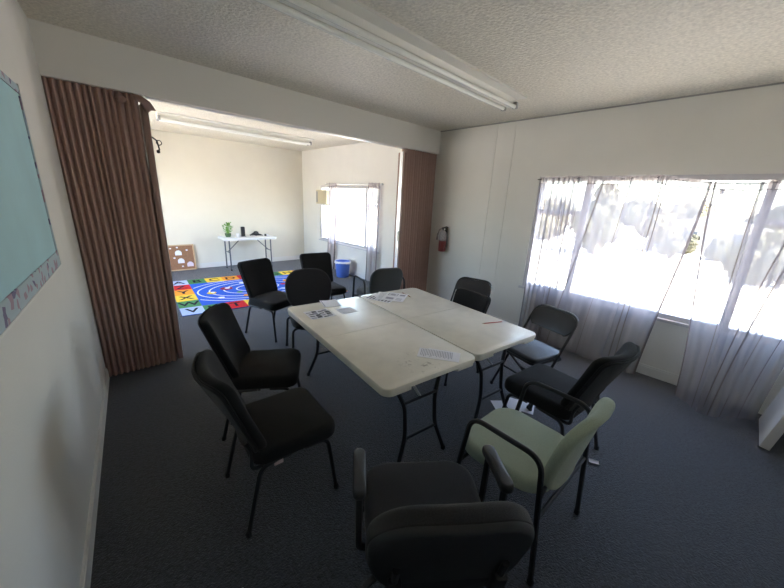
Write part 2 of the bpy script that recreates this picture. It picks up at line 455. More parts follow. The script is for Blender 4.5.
# ------------------------------------------------------------------ tables
def tilt(base, deg, fn=None):
    """maps (x, height along the back, thickness) to a back leaning to -y"""
    a = math.radians(deg); u = V(0, -math.sin(a), math.cos(a)); n = V(0, math.cos(a), math.sin(a)); b = Vector(base)
    def xf(p):
        d = fn(p) if fn else 0
        return b + V(p.x, 0, 0) + u*p.y + n*(p.z + d)
    return xf
TZ = .69
def folding_table(label, loc, rz, L, W, top, tz, group=None, wish=True, mleg='metal_bk'):
    r = thing('folding_table', label, 'table', loc, rz, group)
    for s in (-1, 1):
        R = .055; pts = []
        e = s*L/2; q = s*.0015
        def arc(cx, cyy, a0, a1, n=6): return [(cx+R*math.cos(math.radians(a0+(a1-a0)*i/n)), cyy+R*math.sin(math.radians(a0+(a1-a0)*i/n))) for i in range(n+1)]
        if s > 0: out = [(-W/2, q), (W/2, q)] + arc(W/2-R, e-R, 0, 90) + arc(-W/2+R, e-R, 90, 180)
        else: out = [(W/2, q), (-W/2, q)] + arc(-W/2+R, e+R, 180, 270) + arc(W/2-R, e+R, 270, 360)
        mb = MB()
        # top skin with eased edge
        n = len(out); lay = [(0, tz-.030), (0, tz-.006), (.002, tz-.002), (.006, tz)]
        cyc = s*L/4; vs = []
        for d, z in lay:
            for x, y in out:
                v = V(x, y-cyc, 0); yy = y if abs(y) < .01 else y - d*(1 if y > 0 else -1)
                vs.append(V(x - d*(1 if x > 0 else -1), yy, z))
        fs = [tuple(range(n))[::-1], tuple(3*n+i for i in range(n))]
        for k in range(3): fs += [(k*n+i, k*n+(i+1) % n, (k+1)*n+(i+1) % n, (k+1)*n+i) for i in range(n)]
        mb.add(vs, fs)
        # skirt, cut back along the middle of the short end
        i = .004; nt_ = .17
        if s > 0: sk = [(-W/2+i, q), (W/2-i, q)] + arc(W/2-R-i, e-R-i, 0, 90) + [(nt_+.02, e-i), (nt_, e-.03), (-nt_, e-.03), (-nt_-.02, e-i)] + arc(-W/2+R+i, e-R-i, 90, 180)
        else: sk = [(W/2-i, q), (-W/2+i, q)] + arc(-W/2+R+i, e+R+i, 180, 270) + [(-nt_-.02, e+i), (-nt_, e+.03), (nt_, e+.03), (nt_+.02, e+i)] + arc(W/2-R-i, e+R+i, 270, 360)
        mb.prism(sk, tz-.052, tz-.0295)
        mb.build('tabletop_panel', top, r, smooth=30)
    for s in (-1, 1):
        yt, yf_ = (s*(L/2-.16), s*(L/2-.07)) if wish else (s*(L/2-.12), s*(L/2-.12))
        for t in (-1, 1):
            if wish:
                pts = [(t*.21, yt, tz-.05), (t*.205, yt, tz-.08), (t*.125, yt+(yf_-yt)*.4, .43), (t*.125, yt+(yf_-yt)*.65, .23), (t*.205, yf_, .012)]
            else:
                pts = [(t*(W/2-.10), yt, tz-.05), (t*(W/2-.10), yt+(yf_-yt)*.5, tz*.5), (t*(W/2-.09), yf_, .012)]
            mb = MB(); mb.tube(fillet(pts, .05), .0145, 8); lg = mb.build('leg', M[mleg], r)
            mb = MB(); mb.lathe([(.016,-.012),(.017,.0),(.016,.02)], 10, (pts[-1][0], pts[-1][1], .012)); mb.build('foot_cap', M['plastic_bk'], lg)
        mb = MB()
        w1 = .125 if wish else W/2-.10
        z1, z2 = (.455, .215) if wish else (tz*.55, tz*.55)
        fy1 = yt+(yf_-yt)*.42; fy2 = yt+(yf_-yt)*.7
        mb.tube([(-w1-.01, fy1, z1), (w1+.01, fy1, z1)], .010, 8); mb.build('cross_bar', M[mleg], r)
        if wish:
            mb = MB(); mb.tube([(-w1-.005, fy2, z2), (w1+.005, fy2, z2)], .010, 8); mb.build('cross_bar', M[mleg], r)
        mb = MB(); mb.tube([(0, fy1, z1), (0, yt-s*.27, tz-.055)], .009, 8)
        mb.tube([(-.03, yt-s*.27, tz-.057), (.03, yt-s*.27, tz-.057)], .008, 6); mb.build('folding_brace', M['alu' if wish else mleg], r)
        mb = MB(); mb.tube([(-.22 if wish else -w1-.02, yt, tz-.058), (.22 if wish else w1+.02, yt, tz-.058)], .011, 8); mb.build('pivot_bar', M[mleg], r)
    return r
TA = -math.radians(6.0)
T1 = V(1.452, 1.803, 0); T2 = V(2.203, 1.742, 0)
folding_table('ivory folding table on the left of the pair, scuffed at the near end', T1, TA, 1.53, .74, M['tabletop_scuff'], TZ, 'ivory folding tables pushed together')
folding_table('ivory folding table on the window side of the pair, with a red pencil', T2, TA, 1.53, .74, M['tabletop'], TZ, 'ivory folding tables pushed together')

# ------------------------------------------------------------------ chairs
def banquet_chair(label, loc, rz, group):
    r = thing('stacking_chair', label, 'chair', loc, rz, group)
    mb = MB(); mb.pillow(rrect(.465, .455, .075, 6, .03), .375, .462, .040, .014, k=5, rb=.02); 
    mb.build('seat', M['fabric'], r, (0, .02, 0), smooth=60)
    mb = MB(); mb.pillow(rrect(.40, .39, .05, 4), .362, .378, .004, 0, k=2); mb.build('seat_pan', M['plastic_bk'], r, (0, .02, 0))
    # back: padded front, wings curving forward, thin rear shell
    def cv(p): return 1.15*p.x*p.x
    out = [(x*(1+.12*(y/.46)), y+.23) for x, y in rrect(.435, .46, .055, 6)]
    out = [(x, y + .012*(1-(x/.22)**2)*(1 if y > .3 else 0)) for x, y in out]
    xf = tilt((0, -.205, .405), 21, cv)
    mb = MB(); mb.pillow(out, .0, .056, .026, .010, k=4, xf=xf); b = mb.build('backrest', M['fabric'], r, smooth=60)
    o2 = [(x*.985, .23+(y-.23)*.985) for x, y in out]
    mb = MB(); mb.pillow(o2, -.012, .004, .006, 0, k=2, xf=xf); mb.build('back_shell', M['fabric_grey'], b, smooth=60)
    mb = MB(); mb.tube([xf(V(x, y, .002)) for x, y in out], .0045, 5, closed=True); mb.build('piping', M['fabric'], b)
    rr = .0115
    for s in (-1, 1):
        mb = MB(); mb.tube(fillet([(s*.20, .06, .362), (s*.205, .19, .360), (s*.222, .235, .012)], .05, 6), rr, 8)
        l = mb.build('leg', M['metal_bk'], r)
        mb = MB(); mb.lathe([(.015,0),(.015,.02),(.012,.03)], 8, (s*.222, .235, 0)); mb.build('foot_cap', M['plastic_bk'], l)
        mb = MB(); mb.tube(fillet([(s*.20, -.02, .362), (s*.205, -.17, .360), (s*.222, -.255, .012)], .05, 6), rr, 8)
        l = mb.build('leg', M['metal_bk'], r)
        mb = MB(); mb.lathe([(.015,0),(.015,.02),(.012,.03)], 8, (s*.222, -.255, 0)); mb.build('foot_cap', M['plastic_bk'], l)
        mb = MB(); mb.tube(fillet([(s*.19, .0, .356), (s*.195, -.215, .36), xf(V(s*.17, .02, -.016)), xf(V(s*.17, .10, -.016))], .04, 5), .010, 8)
        mb.build('back_upright', M['metal_bk'], r)
    for yy in (.15, -.13):
        mb = MB(); mb.tube([(-.2, yy, .355), (.2, yy, .355)], .010, 8); mb.build('seat_rail', M['metal_bk'], r)
    return r
GB = 'black fabric stacking chairs around the tables'
c1 = banquet_chair('black stacking chair nearest the left wall, pale tag showing under its seat', (.62, 1.53, 0), yaw(1, -.07), GB)
c2 = dup(c1, (.79, 2.17, 0), yaw(.86, -.5), 'black stacking chair between the tagged chair and the folding door, at the left table')
c3 = dup(c1, (1.505, 3.69, 0), yaw(.36, -.93), 'black stacking chair standing alone in front of the alphabet rug')
c5 = dup(c1, (2.27, 3.80, 0), yaw(-.10, -.99), 'square-backed black stacking chair behind the round-backed black chair')
c7 = dup(c1, (2.475, 1.77, 0), yaw(-.99, .12), 'black stacking chair tucked under the window-side table in front of a folding chair')
c9 = dup(c1, (2.24, .675, 0), yaw(.10, .99), 'black stacking chair at the near end of the window-side table, beside the green armchair')
c9.scale = (1.06, 1.06, 1.0); c7.scale = (.93, .93, .92)
mb = MB(); mb.box((.212, -.085, .352), (.003, .045, .022)); mb.build('tag', M['tagpink'], c1)['label'] = 'small pale pink tag'
mb = None

def folding_chair(label, loc, rz, group):
    r = thing('folding_chair', label, 'chair', loc, rz, group)
    ra = .0115
    # front legs and back: one bent tube from foot to foot over the top of the back
    def P(s, t):    # t=0 foot, t=1 top; tube leans back
        return V(s*(.215 - .0*t), .215 - .475*t, .012 + .765*t)
    top = [P(-1, 0), P(-1, .55), P(-1, .985), P(1, .985), P(1, .55), P(1, 0)]
    mb = MB(); pts = fillet(top, .11, 8); mb.tube(pts, ra, 8); mb.build('front_leg_frame', M['metal_bk'], r)
    # back panel between the tubes
    a = math.atan2(.475, .735)
    u = V(0, -.475, .765).normalized(); n = V(0, u.z, -u.y)
    base = P(0, .735)
    out = [(x, y+.108) for x, y in rrect(.43, .215, .105, 9)]
    out = [(x, y if y > .07 else max(y, .02)*1.) if abs(x) < .15 else (x*(1.0 if y > .1 else 1.0), y) for x, y in out]
    def xf(p): return base + V(p.x, 0, 0) + u*p.y + n*(p.z + .35*p.x*p.x*0 - .012*(1-(p.x/.215)**2))
    mb = MB(); mb.pillow(out, -.010, .012, .008, .006, k=3, xf=xf); mb.build('backrest', M['vinyl_bk'], r, smooth=60)
    # seat
    mb = MB(); mb.pillow(rrect(.40, .385, .06, 6, .04), .412, .452, .018, .010, k=4, rb=.006); mb.build('seat', M['pad_blue'], r, (0, .04, 0), smooth=60)
    mb = MB(); mb.pillow(rrect(.405, .39, .06, 6, .04), .392, .412, .006, 0, k=2); mb.build('seat_pan', M['metal_bk'], r, (0, .04, 0))
    for s in (-1, 1):
        mb = MB(); mb.tube(fillet([(s*.19, .19, .395), (s*.19, .15, .395), (s*.205, -.235, .012)], .03), ra, 8)
        l = mb.build('leg', M['metal_bk'], r)
        mb = MB(); mb.lathe([(.015,0),(.015,.02),(.012,.03)], 8, (s*.205, -.235, 0)); mb.build('foot_cap', M['plastic_bk'], l)
        mb = MB(); mb.lathe([(.015,0),(.015,.02),(.012,.03)], 8, (s*.215, .215, 0)); mb.build('foot_cap', M['plastic_bk'], r)
        mb = MB(); mb.tube([(s*.21, -.10, .40), (s*.208, -.055, .445)], .008, 6); mb.box((s*.207, -.06, .40), (.01, .09, .03)); mb.build('hinge', M['metal_bk'], r)
    for ends in ((P(-1, .22), P(1, .22)), ((-.197, -.13, .117), (.197, -.13, .117))):
        mb = MB(); mb.tube(ends, .009, 8); mb.build('cross_bar', M['metal_bk'], r)
    return r
GF = 'black folding chairs on the window side'
f1 = folding_chair('black folding chair nearest the sheer curtains, its charcoal seat facing the table corner', (2.775, 1.075, 0), yaw(-.95, .25), GF)
f2 = dup(f1, (3.12, 2.07, 0), yaw(-.95, -.20), 'black folding chair near the fire extinguisher, behind a stacking chair')

def arm_chair(label, loc, rz, up, name='armchair'):
    r = thing(name, label, 'chair', loc, rz)
    mb = MB(); mb.pillow(rrect(.49, .47, .13, 8, .02), .385, .462, .034, .014, k=5, rb=.02); mb.build('seat', up, r, (0, .025, 0), smooth=60)
    mb = MB(); mb.pillow(rrect(.38, .36, .06, 4), .368, .388, .004, 0, k=2); mb.build('seat_pan', M['plastic_bk'], r, (0, .02, 0))
    def cv(p): return .75*p.x*p.x + .0*p.y
    out = []
    for x, y in rrect(.47, .45, .15, 9):
        k = 1 - .10*max(0, -y/.22)
        out.append((x*k*.97, y+.225))
    xf = tilt((0, -.225, .385), 13, cv)
    mb = MB(); mb.pillow(out, -.008, .045, .024, .008, k=5, xf=xf, rb=.020); mb.build('backrest', up, r, smooth=60)
    for s in (-1, 1):
        pts = [(s*.275, .235, .012), (s*.285, .15, .655), (s*.285, -.20, .655), (s*.275, -.255, .012)]
        mb = MB(); mb.tube(fillet(pts, .075, 8), .0125, 8); l = mb.build('arm_frame', M['metal_bk'], r)
        for q in (pts[0], pts[3]):
            mb = MB(); mb.lathe([(.016,0),(.016,.02),(.0125,.03)], 8, (q[0], q[1], 0)); mb.build('foot_cap', M['plastic_bk'], l)
        mb = MB(); mb.tube([(s*.28, -.215, .45), xf(V(s*.20, .07, .004))], .009, 8); mb.build('back_bracket', M['metal_bk'], r)
    for yy in (.19, -.225):
        mb = MB(); mb.tube([(-.278, yy, .36), (.278, yy, .36)], .010, 8); mb.build('cross_bar', M['metal_bk'], r)
    return r
arm_chair('sage green upholstered armchair with black tube arms, nearest the camera on the right', (1.515, .548, 0), yaw(.02, 1), M['green'])
arm_chair('dark grey-green armchair at the far table corner turned towards the right folding door', (2.74, 3.21, 0), yaw(.25, .97), M['grgreen'])

def shell_chair(label, loc, rz, arms, name):
    """round-backed chair: cushion in front, plastic shell behind, optional padded arms"""
    r = thing(name, label, 'chair', loc, rz)
    mb = MB(); mb.pillow(rrect(.49, .48, .11, 8, .04), .385, .470, .038, .016, k=5, rb=.02); mb.build('seat', M['fabric_grey'], r, (0, .03, 0), smooth=60)
    mb = MB(); mb.pillow(rrect(.45, .44, .09, 6), .368, .390, .008, 0, k=2); mb.build('seat_shell', M['plastic_bk'], r, (0, .03, 0))
    def cv(p): return .50*p.x*p.x
    out = [(x*(1 - .10*max(0, -y/.21)), y+.215 - (.75*x*x if y > 0 else 0)) for x, y in rrect(.505, .44, .14, 10)]
    xf = tilt((0, -.245, .435), 15, cv)
    mb = MB(); mb.pillow(out, -.006, .056, .028, .006, k=5, xf=xf, rb=.006); b = mb.build('backrest', M['fabric_grey'], r, smooth=60)
    o2 = [(x*.992, .215+(y-.215)*.992) for x, y in out]
    mb = MB(); mb.pillow(o2, -.024, .006, .004, 0, k=4, xf=xf, rb=.022); mb.build('back_shell', M['plastic_bk'], b, smooth=60)
    for s in (-1, 1):
        for yy, y2 in ((.20, .225), (-.18, -.235)):
            mb = MB(); mb.tube(fillet([(s*.15, yy*.7, .36), (s*.25, yy, .36), (s*.262, y2, .012)], .04), .0125, 8); l = mb.build('leg', M['metal_bk'], r)
            mb = MB(); mb.lathe([(.016,0),(.016,.02),(.0125,.03)], 8, (s*.262, y2, 0)); mb.build('foot_cap', M['plastic_bk'], l)
        mb = MB(); mb.tube(fillet([(s*.16, -.12, .36), (s*.165, -.27, .37), xf(V(s*.165, .09, -.03)), xf(V(s*.165, .20, -.028))], .05), .012, 8)
        mb.rbox(xf(V(s*.165, .08, -.035)), (.045, .03, .11), .01, rot=Matrix.Rotation(math.radians(15), 3, 'X')); mb.build('back_bracket', M['plastic_bk'], r)
        if arms:
            for yy in (-.06, .10):
                mb = MB(); mb.tube(fillet([(s*.20, yy, .37), (s*.27, yy, .375), (s*.272, yy, .635)], .03), .014, 8); mb.build('arm_support', M['plastic_bk'], r)
            mb = MB(); mb.pillow(rrect(.050, .23, .024, 6), .632, .670, .016, .003, k=4)
            # the pad dips at its front end
            mb.v = [V(p.x + s*.272, p.y + .02, p.z - .25*max(0, p.y-.05)**1.5) for p in mb.v]; mb.build('arm_pad', M['plastic_bk'], r, smooth=60)
    return r
shell_chair('black armchair with padded arms and rounded back, nearest the camera, turned away', (.818, .605, 0), yaw(.6, .8), True, 'armchair')
shell_chair('black armless chair with rounded back at the far end of the left table', (1.62, 2.93, 0), yaw(-.30, -.95), False, 'side_chair')

# ------------------------------------------------------------------ things on the tables
def sheet(name, label, cat, c, w, h, rz, z, lines=(), group=None, mats=None, curl=.0, sheets=1):
    r = MB(); n = 6
    vs = []; 
    for lay in (0, -.0012*sheets):
        for j in range(n+1):
            for i in range(n+1):
                x = (i/n-.5)*w; y = (j/n-.5)*h
                vs.append(V(x, y, lay + curl*((i/n-.5)**2*2 + .4*(j/n-.5)**3) + .0012*sheets))
    N = (n+1)*(n+1); fs = []
    for j in range(n):
        for i in range(n):
            a = j*(n+1)+i; fs.append((a, a+1, a+n+2, a+n+1)); fs.append((N+a, N+a+n+1, N+a+n+2, N+a+1))
    per = [i for i in range(n+1)] + [(j*(n+1)+n) for j in range(1, n+1)] + [(n*(n+1)+i) for i in range(n-1, -1, -1)] + [j*(n+1) for j in range(n-1, 0, -1)]
    for a, b in zip(per, per[1:]+per[:1]): fs.append((a, N+a, N+b, b))
    r.add(vs, fs)
    for (x0_, y0_, x1_, y1_, mi) in lines:
        k = 4
        for i in range(k):
            xa = x0_+(x1_-x0_)*i/k; xb = x0_+(x1_-x0_)*(i+1)/k
            q = [V(xa*w, y0_*h, 0), V(xb*w, y0_*h, 0), V(xb*w, y1_*h, 0), V(xa*w, y1_*h, 0)]
            for p in q: p.z = .0012*sheets + .0006 + curl*((p.x/w)**2*2 + .4*(p.y/h)**3)
            r.add(q, [(0,1,2,3)], mi)
    o = r.build(name, mats or [M['paper'], M['ink'], M['ink_dk']], None, (c[0], c[1], z), rz)
    return tag(o, label, cat, group)
ZP = TZ + .0003
txt = [(-.42, .44-.045*i, -.42+.84*random.uniform(.75, 1), .44-.045*i-.018, 1) for i in range(20)]
sheet('paper_sheet', 'blank-edged sheet under the printed half page near the table front', 'paper', (1.575, 1.165), .135, .215, .55, ZP)
sheet('paper_sheet', 'half-page of closely printed text at the near end of the left table', 'paper', (1.542, 1.196), .135, .235, .61+PI, ZP+.0016, txt)
img = [(-.46+.23*(k%4)+.02*(k%3), -.44+.22*(k//4)+.015*(k%2), -.46+.23*(k%4)+.19+.02*(k%3), -.44+.22*(k//4)+.10+.10*(k%2), 2 if k%3 else 1) for k in range(16)]
img0 = [(-.42,-.40,-.05,.10,2), (-.02,-.30,.40,.12,2), (-.35,.15,.15,.38,2), (.18,.18,.42,.40,1), (-.1,-.44,.3,-.33,1)]
sheet('photo_print', 'sheet with dark pictures at the far left table corner', 'paper', (1.315, 2.285), .215, .20, -.12, ZP, img, curl=.006)
sheet('booklet', 'thin white booklet nearest the round-backed chair', 'booklet', (1.535, 2.475), .155, .19, -.30, ZP, [(-.46,-.48,-.40,.48,1)], curl=.012, sheets=3)
sheet('paper_slip', 'thin pale slip lying beside the picture sheet and booklet', 'paper', (1.555, 2.235), .145, .135, -.12, ZP, [(-.40,.28,.30,.33,1),(-.40,-.34,.34,-.29,1)])
sheet('paper_sheet', 'striped printed sheet at the bottom left of the far paper pile', 'paper', (2.06, 2.35), .21, .28, .35, ZP, [(-.45,.45-.12*i,.0,.45-.12*i-.055,2) for i in range(8)])
sheet('paper_sheet', 'printed sheet half covered in the far paper pile', 'paper', (2.14, 2.36), .21, .28, -.85, ZP+.0018, [(-.4,.4-.1*i,.35,.4-.1*i-.03,1) for i in range(8)])
sheet('worksheet', 'worksheet with boxed drawings on top of the far paper pile', 'paper', (2.19, 2.29), .22, .29, -1.0, ZP+.0036, [(-.40,.10,.05,.14,1),(-.40,.34,.05,.38,1),(-.40,.10,-.36,.38,1),(.02,.10,.06,.38,1),(-.3,.17,-.05,.30,1),(.15,.15,.40,.33,1),(-.36,-.34,.0,-.12,1),(.12,-.36,.38,-.30,1),(.12,-.22,.38,-.16,1)], curl=.006)
def pencil(label, a, b, m):
    a = V(*a); b = V(*b); d = (b-a); L = d.length
    r = thing('pencil', label, 'pencil', (a.x, a.y, TZ+.0045), math.atan2(d.y, d.x))
    mb = MB(); mb.tube([(.014,0,0),(L-.02,0,0)], .004, 6); mb.build('barrel', m, r)
    mb = MB(); mb.tube([(L-.02,0,0),(L,0,0)], [.0038,.0008], 6); mb.build('tip', M['oak'], r)
    mb = MB(); mb.tube([(0,0,0),(.014,0,0)], .0042, 6); mb.build('eraser', M['tagpink'], r)
pencil('brown-orange pencil beside the far paper pile', (2.364, 2.371), (2.322, 2.19), M['orange'])
pencil('red pencil lying alone on the window-side table', (2.48, 1.248), (2.287, 1.33), M['pencil_red'])
# papers and scraps on the carpet
sheet('paper_sheet', 'white sheet lying on the carpet under the tables, left of two', 'paper', (2.39, 1.06), .16, .21, .9, .001)
sheet('paper_sheet', 'white sheet lying on the carpet under the stacking chair, right of two', 'paper', (2.50, .98), .16, .21, .35, .0028)
sheet('paper_scrap', 'torn white paper scrap on the carpet by the green armchair', 'paper scrap', (2.283, .347), .035, .06, .5, .001, curl=.02)
for i, (x, y, lab) in enumerate(((.245, 1.11, 'tiny white fleck on the carpet between the left wall and the tagged chair'), (1.62, 1.30, 'tiny white fleck on the carpet under the left table'))):
    sheet('paper_scrap', lab, 'paper scrap', (x, y), .012, .012, .4*i, .001)

# ------------------------------------------------------------------ fire extinguisher
r = thing('fire_extinguisher', 'small red fire extinguisher on the wall beside the right folding door', 'fire extinguisher', (XR-.075, 3.225, .90), 0)
mb = MB(); mb.lathe([(.048,0),(.056,.008),(.057,.03),(.057,.17)], 20); mb.build('cylinder', M['red'], r)
mb = MB(); mb.lathe([(.0575,.165),(.0575,.27),(.050,.295),(.028,.315),(.02,.325)], 20); mb.build('label_band', M['label'], r)
mb = MB(); mb.lathe([(.018,.32),(.018,.35)], 10); mb.rbox((0,0,.355), (.03,.05,.03), .006)
mb.tube([(0,.01,.365),(0,-.05,.385),(0,-.085,.378)], .007, 6); mb.tube([(0,.01,.345),(0,-.04,.345),(0,-.075,.325)], .006, 6); mb.build('valve_lever', M['metal_bk'], r)
mb = MB(); mb.lathe([(.013,-.004),(.013,.004)], 12, (0,0,0)); mb.v = [V(-.02-p.z, -.035+p.x*.8, .345+p.y) for p in mb.v]; mb.build('gauge', M['white'], r)
mb = MB(); mb.tube(fillet([(0,.03,.352),(-.01,.075,.33),(-.02,.09,.24),(-.02,.09,.19)], .04), [.008]*0 or .008, 8); mb.tube([(-.02,.09,.27),(-.02,.10,.17)], [.013,.016], 10); mb.build('hose', M['label'], r)
mb = MB(); mb.box((.066,0,.22), (.016,.05,.30)); mb.tube([(.058*math.cos(a), .058*math.sin(a), .17) for a in [k*2*PI/18 for k in range(18)]], .003, 5, closed=True); mb.build('wall_bracket', M['metal_bk'], r)

# ------------------------------------------------------------------ main window curtains
def cable(y):
    P = [(1.86,1.962),(1.41,1.972),(1.11,1.958),(.70,1.972),(.53,1.940),(.32,1.920),(.12,1.914),(-.07,1.926),(-.40,1.960),(-.60,1.972)]
    for (a, za), (b, zb_) in zip(P, P[1:]):
        if a >= y >= b: t = (a-y)/(a-b); return za + (zb_-za)*t
    return P[0][1] if y > P[0][0] else P[-1][1]
XC = XR - .065
mb = MB(); mb.tube([(XC, 1.88-2.50*i/60, cable(1.88-2.50*i/60)) for i in range(61)], .005, 6)
o = mb.build('curtain_cable', M['metal_bk']); tag(o, 'thin dark sagging cable carrying the sheer curtains along the main window', 'curtain rod')
r_c = o
def sheer(label, top, bot, zbot, xbot, n, amp, pl, seed, loc_hem, mate='sheer', xtop=None, ztop=None, head=.062, group=None, hemlines=True, name='sheer_curtain'):
    """hung sheet: top and bottom y-range, waves, and z-folded pleats pl=(u, width)"""
    rnd = random.Random(seed); xt = XC if xtop is None else xtop
    us = []
    K = 120
    for i in range(K+1): us.append((i/K, 0.))
    for u, w in pl:                       # three-layer folds
        us = [q for q in us if not (u-.004 < q[0] < u+w+.004)]
        us += [(u, 0), (u+w, -.004), (u+w*.12, -.009), (u+w*1.02, -.013)]
    # keep path order: sort by nominal position but keep fold order
    base = sorted([q for q in us if q[1] == 0], key=lambda q: q[0])
    path = []
    for q in base:
        path.append(q)
        for u, w in pl:
            if q == (u, 0): path += [(u+w, -.004), (u+w*.12, -.009), (u+w*1.02, -.013)]
    ph = [rnd.uniform(0, 6.28) for _ in range(4)]
    rows = 26
    root = thing(name, label, 'curtain', (0,0,0), 0, group)
    def pt(u, off, v):
        yt = top[0] + (top[1]-top[0])*u; yb_ = bot[0] + (bot[1]-bot[0])*u
        s = v*v*(3-2*v)*.6 + v*.4
        y = yt + (yb_-yt)*s
        zt = (cable(yt) if ztop is None else ztop) + .012; zb_ = zbot(u)
        z = zt + (zb_-zt)*v
        wv = math.sin(u*n*6.283+ph[0])*.6 + math.sin(u*n*2.37*6.283+ph[1])*.3 + math.sin(u*n*.5*6.283+ph[2])*.5
        grow = .25 + .75*min(1, v*2.5)
        x = xt + (xbot(u)-xt)*max(0, (v-.3)/.7)**1.4 + wv*amp*grow + off
        return V(x, y, z)
    m = MB(); n2 = len(path); vs = []
    for j in range(rows+1):
        for u, off in path: vs.append(pt(u, off, j/rows))
    fs = [(j*n2+i, j*n2+i+1, (j+1)*n2+i+1, (j+1)*n2+i) for j in range(rows) for i in range(n2-1)]
    m.add(vs, fs); m.build('sheer_panel', M[mate], root, smooth=80)
    # gathered heading
    if head:
        m = MB(); vs = []; k = int(abs(top[1]-top[0])/.008); 
        for j in range(5):
            for i in range(k+1):
                u = i/k; p = pt(u, 0, 0); ruff = math.sin(i*1.9)*.006*(.3+abs(j-1)*.4) + math.sin(i*.73+1)*.004
                vs.append(V(p.x - .010 + ruff, p.y, p.z + .012 - head*1.25*j/4 + .003*math.sin(i*.5)*(j in (0, 4))))
        fs = [(j*(k+1)+i, j*(k+1)+i+1, (j+1)*(k+1)+i+1, (j+1)*(k+1)+i) for j in range(4) for i in range(k)]
        m.add(vs, fs); m.build('gathered_heading', M['sheer_far'], root, smooth=80)
        m = MB(); N_ = k+1
        m.add([p for i in range(N_) for p in (vs[4*N_+i], vs[4*N_+i]+V(-.002,0,.007))], [(2*i,2*i+1,2*i+3,2*i+2) for i in range(k)]); m.build('heading_hem', M['hem'], root, smooth=80)
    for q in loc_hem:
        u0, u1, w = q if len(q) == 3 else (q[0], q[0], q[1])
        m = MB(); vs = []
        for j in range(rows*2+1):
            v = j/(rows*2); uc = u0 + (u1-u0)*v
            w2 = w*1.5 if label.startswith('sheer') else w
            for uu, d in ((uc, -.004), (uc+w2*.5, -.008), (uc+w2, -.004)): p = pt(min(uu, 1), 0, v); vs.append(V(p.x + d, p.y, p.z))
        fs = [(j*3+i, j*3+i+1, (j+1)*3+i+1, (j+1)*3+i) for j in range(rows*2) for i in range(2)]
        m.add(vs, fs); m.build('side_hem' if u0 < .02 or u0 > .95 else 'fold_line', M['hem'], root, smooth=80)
    m = MB(); vs = []
    for j in range(4):
        for i in range(81): p = pt(i/80, 0, 1-.022*j/3); vs.append(V(p.x-.004, p.y, p.z+.001))
    fs = [(j*81+i, j*81+i+1, (j+1)*81+i+1, (j+1)*81+i) for j in range(3) for i in range(80)]
    m.add(vs, fs); m.build('bottom_hem', M[mate], root, smooth=80)
    return root
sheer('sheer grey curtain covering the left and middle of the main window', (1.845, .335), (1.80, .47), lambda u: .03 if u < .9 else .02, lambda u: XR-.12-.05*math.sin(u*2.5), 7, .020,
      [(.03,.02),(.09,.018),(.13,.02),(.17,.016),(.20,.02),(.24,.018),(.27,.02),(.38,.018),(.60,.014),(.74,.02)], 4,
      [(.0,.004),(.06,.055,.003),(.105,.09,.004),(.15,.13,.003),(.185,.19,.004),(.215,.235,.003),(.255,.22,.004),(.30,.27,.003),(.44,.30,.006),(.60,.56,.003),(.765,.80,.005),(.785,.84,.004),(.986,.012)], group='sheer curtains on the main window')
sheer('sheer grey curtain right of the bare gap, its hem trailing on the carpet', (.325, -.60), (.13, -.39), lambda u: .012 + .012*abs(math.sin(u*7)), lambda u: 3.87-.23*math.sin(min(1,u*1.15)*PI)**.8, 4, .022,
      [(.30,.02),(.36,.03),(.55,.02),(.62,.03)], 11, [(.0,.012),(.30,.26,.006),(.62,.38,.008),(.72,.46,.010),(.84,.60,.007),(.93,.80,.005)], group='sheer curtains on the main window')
for i, (y, z) in enumerate(((1.11, 1.885), (.265, 1.862))):
    mb = MB(); mb.box((XR+.03, y, z), (.02, .03, .055)); mb.box((XR+.016, y, z-.01), (.012, .02, .02))
    tag(mb.build('window_latch', M['plastic_bk']), ('small dark latch at the head of the middle pane, left of two', 'small dark latch at the head of the middle pane, right of two')[i], 'latch', 'window latches')

# white panel leaning in the right corner
r = MB(); a = math.radians(8.5); rx = Matrix.Rotation(a, 3, 'X')
sub = MB(); sub.rbox((0, 0, 1.0), (.50, .055, 2.0), .004)
for p in sub.v: p.y -= .0275; 
vs = [rx @ p + V(3.71, -.418, .0085) for p in sub.v]
r.add(vs, sub.f); tag(r.build('leaning_panel', M['panelwhite']), 'white slab leaning upright in the near right corner by the curtain', 'panel')

